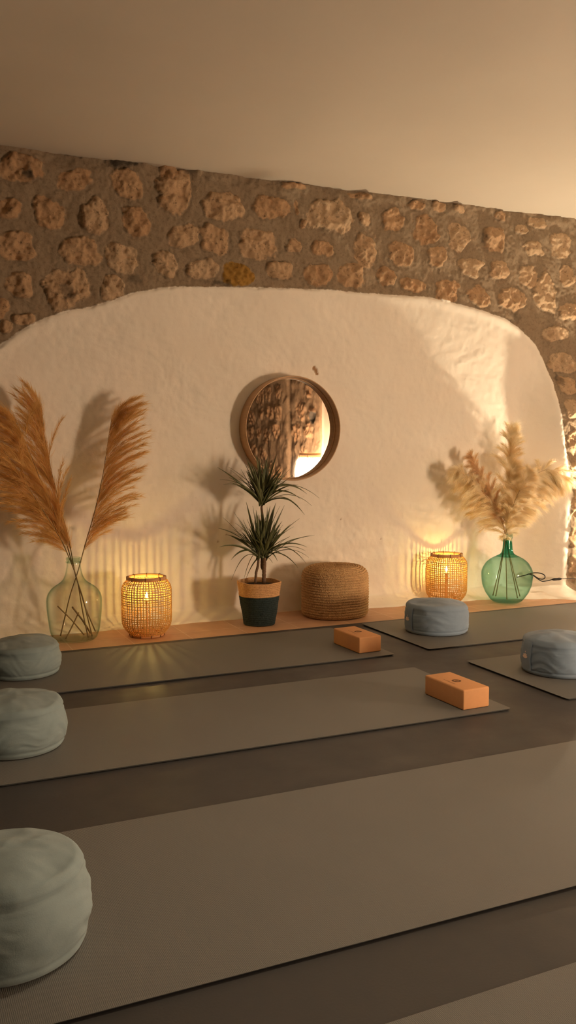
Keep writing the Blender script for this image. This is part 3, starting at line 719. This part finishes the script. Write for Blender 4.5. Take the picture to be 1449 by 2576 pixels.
# ------------------------------------------------------------------ glass demijohns
def demijohn(name, c, prof, mat, label, lip, neck=None, wall=.003):
    t = thing(name, label, 'vase', (c[0], c[1], 0), 'green glass demijohns on the terracotta strip')
    def dense(pr, n=90):
        pr = np.array(pr); L = np.concatenate([[0], np.cumsum(np.hypot(*np.diff(pr, axis=0).T))]); s = np.linspace(0, L[-1], n)
        r = np.interp(s, L, pr[:, 0]); z = np.interp(s, L, pr[:, 1])
        for _ in range(3): r[1:-1] = (r[:-2] + 2 * r[1:-1] + r[2:]) / 4; z[1:-1] = (z[:-2] + 2 * z[1:-1] + z[2:]) / 4
        return list(zip(r, z))
    def shell(pr):
        pr = dense(pr); b = MB(); inner = [(max(r - wall, .0005), max(z, .012) if z < .03 else z) for r, z in pr][::-1]; b.lathe(pr + inner, 96); return b
    if neck is None: shell([(.0, .001)] + prof).build('bottle_body', mat, t)
    else:
        shell([(.0, .001)] + [p for p in prof if p[1] <= neck[0]]).build('bottle_body', mat, t)
        pn = dense([p for p in prof if p[1] >= neck[0]], 50); b = MB(); b.lathe(pn + [(r - wall, z) for r, z in pn][::-1], 72, close=True); b.build('bottle_neck', neck[1], t)
    b = MB(); b.lathe(lip, 64, close=True); b.build('bottle_lip', M['glass_lip'] if neck is None else neck[1], t)
    return t
DJ1 = standing(189, 1621, .105); DJ2 = standing(1274, 1520, .088)
demijohn('glass_demijohn', DJ1, [(.085, .001), (.103, .006), (.112, .018), (.122, .050), (.130, .110), (.1355, .165), (.1365, .205), (.131, .232), (.114, .258), (.094, .274), (.070, .289), (.055, .303), (.043, .328), (.0345, .370), (.0325, .395)],
         M['glass_pale'], 'pale green glass demijohn at the left holding ochre pampas', [(.0325, .388), (.0375, .390), (.0385, .396), (.0355, .400), (.0355, .404), (.0375, .408), (.0365, .414), (.033, .416), (.029, .414), (.0285, .392)])
demijohn('glass_demijohn', DJ2, [(.070, .001), (.088, .005), (.105, .022), (.131, .060), (.150, .107), (.1565, .160), (.1555, .190), (.147, .214), (.128, .245), (.100, .268), (.070, .284), (.048, .294), (.0365, .306), (.031, .330), (.0285, .360), (.0265, .395)],
         M['glass_green'], 'round bright green glass demijohn at the right holding cream pampas', [(.0262, .392), (.029, .394), (.0295, .402), (.028, .410), (.0295, .414), (.0285, .422), (.024, .423), (.0222, .41), (.0225, .392)], neck=(.284, M['glass_neck']))

# ------------------------------------------------------------------ pampas grass
def bez(pts, n):
    pts = np.asarray(pts, float); L = np.concatenate([[0], np.cumsum(np.linalg.norm(np.diff(pts, axis=0), axis=1))]); s = np.linspace(0, L[-1], n)
    p = np.stack([np.interp(s, L, pts[:, k]) for k in range(3)], 1)
    for _ in range(max(2, n // 8)): p[1:-1] = (p[:-2] + 2 * p[1:-1] + p[2:]) / 4
    return p
def unit(a): return a / (np.linalg.norm(a, axis=-1, keepdims=True) + 1e-12)
def pampas(stem_pts, t0, nspray, nbarb, spray_len, barb_len, out, spread, ang, droop, mat, stalk_mat, label, seed, cat='pampas grass', group=None, wid=.0011, ymax=4.74, both=0.0, tipcone=.5):
    """one dried pampas stem: stalk tube + plume of feathery sprays."""
    rg = np.random.default_rng(seed); P = bez(stem_pts, 90); base = P[0].copy()
    t = thing('pampas_stem', label, cat, tuple(base), group)
    b = MB(); i0 = int(t0 * 89)
    b.tube(P - base, np.interp(np.linspace(0, 1, 90), [0, t0, 1], [.0034, .0026, .0008]), 7); b.build('stalk', stalk_mat, t)
    T = unit(np.gradient(P, axis=0)); out = unit(np.asarray(out, float))
    C0 = []; C1 = []; C2 = []; W = []
    up = np.array([0, 0, 1.0])
    for k in range(nspray):
        q = (k + rg.random()) / nspray; q = q ** .9; tt = t0 + (1 - t0) * q; i = min(88, int(tt * 89)); p0 = P[i]; tg = T[i]
        o = out - tg * (out @ tg); o = unit(o + rg.normal(0, spread, 3)); o = unit(o - tg * (o @ tg))
        if rg.random() < both: o = -o
        a = math.radians(ang[0] + (ang[1] - ang[0]) * q + rg.normal(0, 6)) * (1 if q < .93 else tipcone)
        d = tg * cos(a) + o * sin(a); Ls = np.interp(q, [0, .25, .6, 1], spray_len) * rg.uniform(.75, 1.15)
        s = np.linspace(0, 1, 14)[:, None]
        R = p0 + Ls * (d * s + (o * .30 - up * droop * .5) * s ** 2.2)
        R[:, 1] = np.minimum(R[:, 1], ymax)
        TR = unit(np.gradient(R, axis=0))
        for j in range(13): C0.append(R[j]); C1.append((R[j] + R[j + 1]) / 2); C2.append(R[j + 1] + TR[j] * .002); W.append(wid * 1.1)
        nb = int(nbarb * (.5 + .5 * Ls / max(spray_len))); sb = rg.random(nb) ** .8 * .97; f = sb * 13; ii = f.astype(int); ff = (f - ii)[:, None]
        pb = R[ii] * (1 - ff) + R[np.minimum(ii + 1, 13)] * ff; tb = TR[ii]
        rd = rg.normal(0, 1, (nb, 3)); rd = unit(rd - tb * (rd * tb).sum(1, keepdims=True)); be = np.radians(rg.uniform(10, 38, nb))[:, None]
        db = tb * np.cos(be) + rd * np.sin(be); Lb = (barb_len * rg.uniform(.5, 1.25, nb) * (1 - .45 * sb))[:, None]
        dr = np.array([0, 0, -1.0]) * droop * .25
        C0 += list(pb); C1 += list(pb + db * Lb * .55 + dr * Lb * .2); C2 += list(pb + (db + tb * .25) * Lb + dr * Lb); W += [wid * .62] * nb
    C0, C1, C2, W = np.array(C0), np.array(C1), np.array(C2), np.array(W)[:, None]
    for c in (C0, C1, C2): c[:, 1] = np.minimum(c[:, 1], ymax)
    sd_ = unit(np.cross(C2 - C0, rg.normal(0, 1, C0.shape))); N = len(C0)
    V = np.stack([C0 - sd_ * W, C0 + sd_ * W, C1 - sd_ * W * .8, C1 + sd_ * W * .8, C2 - sd_ * W * .12, C2 + sd_ * W * .12], 1) - base
    q = np.array([[0, 1, 3, 2], [2, 3, 5, 4]])[None] + (np.arange(N) * 6)[:, None, None]; q = q.reshape(-1, 4)
    me = bpy.data.meshes.new('plume'); me.vertices.add(N * 6); me.vertices.foreach_set('co', V.reshape(-1).astype(np.float32))
    me.loops.add(q.size); me.loops.foreach_set('vertex_index', q.reshape(-1).astype(np.int32)); me.polygons.add(len(q))
    me.polygons.foreach_set('loop_start', np.arange(0, q.size, 4, dtype=np.int32)); me.polygons.foreach_set('loop_total', np.full(len(q), 4, dtype=np.int32))
    me.update(calc_edges=True); me.materials.append(mat)
    o = bpy.data.objects.new('plume', me); COL.objects.link(o); o.parent = t
    return t
Y1 = DJ1[1]
def A1(px, py, dy=0.0): return on_wall(px, py, Y1 + dy)
G1 = 'ochre pampas stems in the pale demijohn'
def low1(px, py, dy):   # a point on the floor of the bottle
    p = A1(px, py, dy); p[2] = .016; return p
pampas([A1(152, 1600, .02), A1(178, 1490), A1(192, 1452), A1(205, 1405, .01), A1(214, 1370, .02), A1(232, 1310, .03), A1(246, 1255, .05), A1(260, 1190, .07), A1(270, 1120, .09), A1(278, 1070, .10), A1(282, 1045, .10)],
       .38, 64, 190, (.22, .27, .25, .18), .060, (1, -.15, .05), .34, (22, 22), .26, M['ochre'], M['stalk'], 'lone right ochre pampas stem leaning away from the left bunch', 11, group=G1, both=.0, tipcone=.9)
pampas([A1(232, 1600, .03), A1(205, 1490, -.01), A1(190, 1452), A1(182, 1405), A1(174, 1360, .01), A1(150, 1270, .03), A1(130, 1190, .06), A1(114, 1110, .08), A1(108, 1060, .09), A1(106, 1030, .09)],
       .38, 62, 190, (.18, .25, .24, .17), .056, (-.9, -.25, .05), .30, (14, 18), .08, M['ochre'], M['stalk'], 'rightmost stem of the left ochre pampas bunch, standing steepest', 12, group=G1, both=.02, tipcone=.9)
pampas([A1(240, 1588, .06), A1(215, 1530, .02), A1(192, 1452, .012), A1(178, 1405, .01), A1(166, 1360, .02), A1(128, 1270, -.01), A1(95, 1190, -.02), A1(68, 1120, -.03), A1(48, 1075, -.04), A1(34, 1045, -.05)],
       .38, 70, 190, (.20, .27, .26, .18), .060, (-1, -.25, .0), .36, (18, 20), .16, M['ochre'], M['stalk'], 'middle stem of the left ochre pampas bunch', 13, group=G1, both=.06, tipcone=.9)
pampas([A1(222, 1604, .0), A1(208, 1540, .03), A1(194, 1452, -.012), A1(176, 1408, -.01), A1(156, 1360, -.02), A1(112, 1290, -.06), A1(70, 1225, -.08), A1(20, 1150, -.10), A1(-20, 1090, -.12), A1(-50, 1050, -.13)],
       .36, 66, 190, (.17, .25, .26, .18), .060, (-1, -.2, -.15), .34, (20, 16), .30, M['ochre'], M['stalk'], 'lowest stem of the left ochre pampas bunch, leaning out of frame', 14, group=G1, both=.06, tipcone=.9)
for (p, q, lb) in (((145, 1525, -.02), (212, 1612, .02), 'loose dry stick inside the pale demijohn slanting down to the right'), ((198, 1541, .03), (166, 1610, -.03), 'short dry stick inside the pale demijohn slanting down to the left'), ((182, 1527, .0), (228, 1606, .05), 'thick dry stick in the middle of the pale demijohn')):
    a, c = A1(*p), low1(*q); b = MB(); pts = bez([c - c, (a - c) * .5 + np.array([.003, 0, .004]), a - c], 14); b.tube(pts, .0034 if 'thick' not in lb else .0046, 7)
    o = b.build('dried_stick', M['stalk']); o.location = tuple(c); tag(o, lb, 'stick', 'loose sticks in the pale demijohn')

Y2 = DJ2[1]
def A2(px, py, dy=0.0): return on_wall(px, py, Y2 + dy)
G2 = 'cream pampas stems in the green demijohn'
pampas([A2(1275, 1508, .0), A2(1274, 1440), A2(1272, 1360), A2(1272, 1335, .02), A2(1274, 1300, .05), A2(1277, 1250, .10), A2(1280, 1190, .12), A2(1282, 1140, .12), A2(1284, 1088, .115)],
       .42, 90, 240, (.08, .125, .12, .075), .058, (.15, -.3, 0), 1.5, (32, 20), .45, M['cream'], M['stalk_pale'], 'tallest upright cream pampas stem in the green demijohn', 21, group=G2, wid=.0012)
pampas([A2(1247, 1500, .02), A2(1262, 1420), A2(1271, 1360, -.005), A2(1270, 1335, -.01), A2(1255, 1295, .05), A2(1232, 1258, .09), A2(1198, 1218, .12), A2(1168, 1190, .13), A2(1152, 1177, .13)],
       .46, 95, 240, (.09, .145, .12, .06), .056, (-.30, -.35, -.9), .5, (48, 26), .8, M['cream'], M['stalk_pale'], 'lower left cream pampas stem drooping away from the tall plume', 22, group=G2, wid=.0012, both=.12)
pampas([A2(1240, 1498, -.02), A2(1259, 1420, .005), A2(1270, 1360, .006), A2(1271, 1335, .01), A2(1258, 1290, .06), A2(1238, 1245, .11), A2(1212, 1195, .14), A2(1196, 1166, .15), A2(1184, 1148, .15)],
       .46, 70, 200, (.06, .10, .085, .04), .044, (-.6, -.2, -.4), .6, (30, 14), .4, M['dusty'], M['stalk_pale'], 'upper left rosy pampas stem behind the drooping one', 23, group=G2, wid=.0012, both=.2)
pampas([A2(1308, 1500, .02), A2(1290, 1430), A2(1274, 1360, .004), A2(1275, 1335, 0), A2(1290, 1290, .01), A2(1312, 1235, .02), A2(1340, 1197, .03), A2(1372, 1180, .03), A2(1400, 1184, .02), A2(1420, 1202, .01)],
       .44, 110, 250, (.09, .145, .135, .065), .056, (.30, -.4, -1), .45, (50, 46), .9, M['cream'], M['stalk_pale'], 'cream pampas stem arching over toward the right wall', 24, group=G2, wid=.0012, both=.08)
pampas([A2(1302, 1505, -.02), A2(1287, 1430, -.01), A2(1273, 1360, -.006), A2(1273, 1335, -.01), A2(1282, 1300, -.01), A2(1295, 1260, -.02), A2(1315, 1218, -.03), A2(1332, 1192, -.03)],
       .42, 70, 220, (.08, .12, .10, .05), .052, (.1, -.8, -.8), .8, (44, 30), .7, M['cream'], M['stalk_pale'], 'short cream pampas stem at the front between the upright and arching ones', 25, group=G2, wid=.0012, both=.2)

# ------------------------------------------------------------------ black cord with an inline plug behind the green demijohn
cord = thing('power_cord', 'black power cord looped behind the green demijohn with an inline plug', 'cord', (0, 0, 0))
def K(px, py, off):
    p = on_back(px, py); return on_wall(px, py, p[1] - off)
pts = [K(1300, 1452, .05), K(1325, 1446, .05), K(1340, 1441, .05), K(1356, 1441, .05), K(1369, 1445, .05), K(1373, 1452, .055), K(1367, 1458, .06), K(1355, 1456, .06), K(1345, 1449, .06), K(1338, 1444, .06), K(1328, 1444, .05)]
b = MB(); b.tube(bez(pts, 70), .0034, 8)
pts = [K(1330, 1444, .065), K(1342, 1448, .068), K(1352, 1456, .068), K(1364, 1463, .068), K(1378, 1461, .066), K(1391, 1457.5, .064)]
b.tube(bez(pts, 50), .0030, 8); b.build('cable', M['black'], cord)
p0, p1 = K(1388, 1458, .064), K(1413, 1456, .06); b = MB(); s = np.linspace(0, 1, 14)
b.tube([p0 + (p1 - p0) * q for q in s], [.0035, .0055, .0075, .0085, .0085, .0085, .008, .008, .008, .0085, .0085, .0075, .006, .0035], 12); b.build('inline_plug', M['black'], cord)
pts = [K(1412, 1456, .06), K(1430, 1454, .10), K(1449, 1457, .15), np.array([4.12, 4.38, .14]), np.array([4.22, 4.36, .04]), np.array([4.345, 4.36, .006])]
b = MB(); b.tube(bez(pts, 40), .0020, 6); wq = b.build('thin_wire', M['plug'], cord); wq['label'] = 'thin grey lead running on to the right'

# ------------------------------------------------------------------ lamps that light the room
lantern((4.45, 4.37), 'brightest woven bamboo lantern, past the stone at the right end of the wall', 64, 1.0, .5, False, zb=.258, bulb='globe', fat=1.9, tall=1.55, thick=1.5)

tall = thing('floor_lamp', 'tall glowing lamp with a woven top ring, seen reflected in the round mirror', 'lamp', (4.40, .34, 0))
b = MB(); b.lathe([(.0, .20), (.155, .20), (.165, .30), (.165, .66), (.150, .755), (.125, .79), (.0, .79)], 48); b.build('paper_shade', M['paper'], tall)
b = MB(); b.lathe([(.105, .80), (.118, .80), (.122, .825), (.118, .85), (.105, .85)], 48, close=True); b.build('top_ring', M['rattan_ring'], tall)
b = MB()
for k in range(36):
    a = 2 * pi * k / 36; b.tube([(.114 * cos(a), .114 * sin(a), .82), (.128 * cos(a + .12), .128 * sin(a + .12), .792)], .002, 5)
    b.tube([(.114 * cos(a), .114 * sin(a), .82), (.128 * cos(a - .12), .128 * sin(a - .12), .792)], .002, 5)
b.build('lattice', M['rattan_ring'], tall)
for s_ in (-1, 1):
    b = MB(); b.tube(bez([(-.09, s_ * .115, .83), (-.10, s_ * .150, .70), (-.105, s_ * .165, .45), (-.10, s_ * .155, .24)], 20), .0035, 6); b.build('rope_handle', M['tie'], tall)
b = MB()
for k in range(3):
    a = 2 * pi * k / 3; b = MB(); b.tube([(.12 * cos(a), .12 * sin(a), .205), (.15 * cos(a), .15 * sin(a), .0005)], .011, 10); b.build('leg', M['rattan_ring'], tall)

# unseen ceiling fixture, added to light the front mats from above
spot = thing('fill_spotlight', 'added recessed ceiling spotlight over the front mats, unseen above the frame', 'added fill light', (1.35, 1.75, CEIL_Z - .004))
b = MB(); b.lathe([(.040, .004), (.052, .004), (.052, -.004), (.046, -.007), (.040, -.004)], 40, close=True); b.build('ring', M['plug'], spot)
b = MB(); b.lathe([(0, .003), (.039, .003), (.039, .001), (0, .001)], 32); b.build('lens', emissive('fill_spotlight_lens', (1.0, .80, .55), 30.0), spot)
ld = bpy.data.lights.new('fill_downlight', 'SPOT'); ld.energy = 50; ld.color = (1.0, .76, .50); ld.spot_size = math.radians(112); ld.spot_blend = 1.0; ld.shadow_soft_size = .04
lo = bpy.data.objects.new('fill_downlight', ld); COL.objects.link(lo); lo.parent = spot; lo.location = (0, 0, -.012)
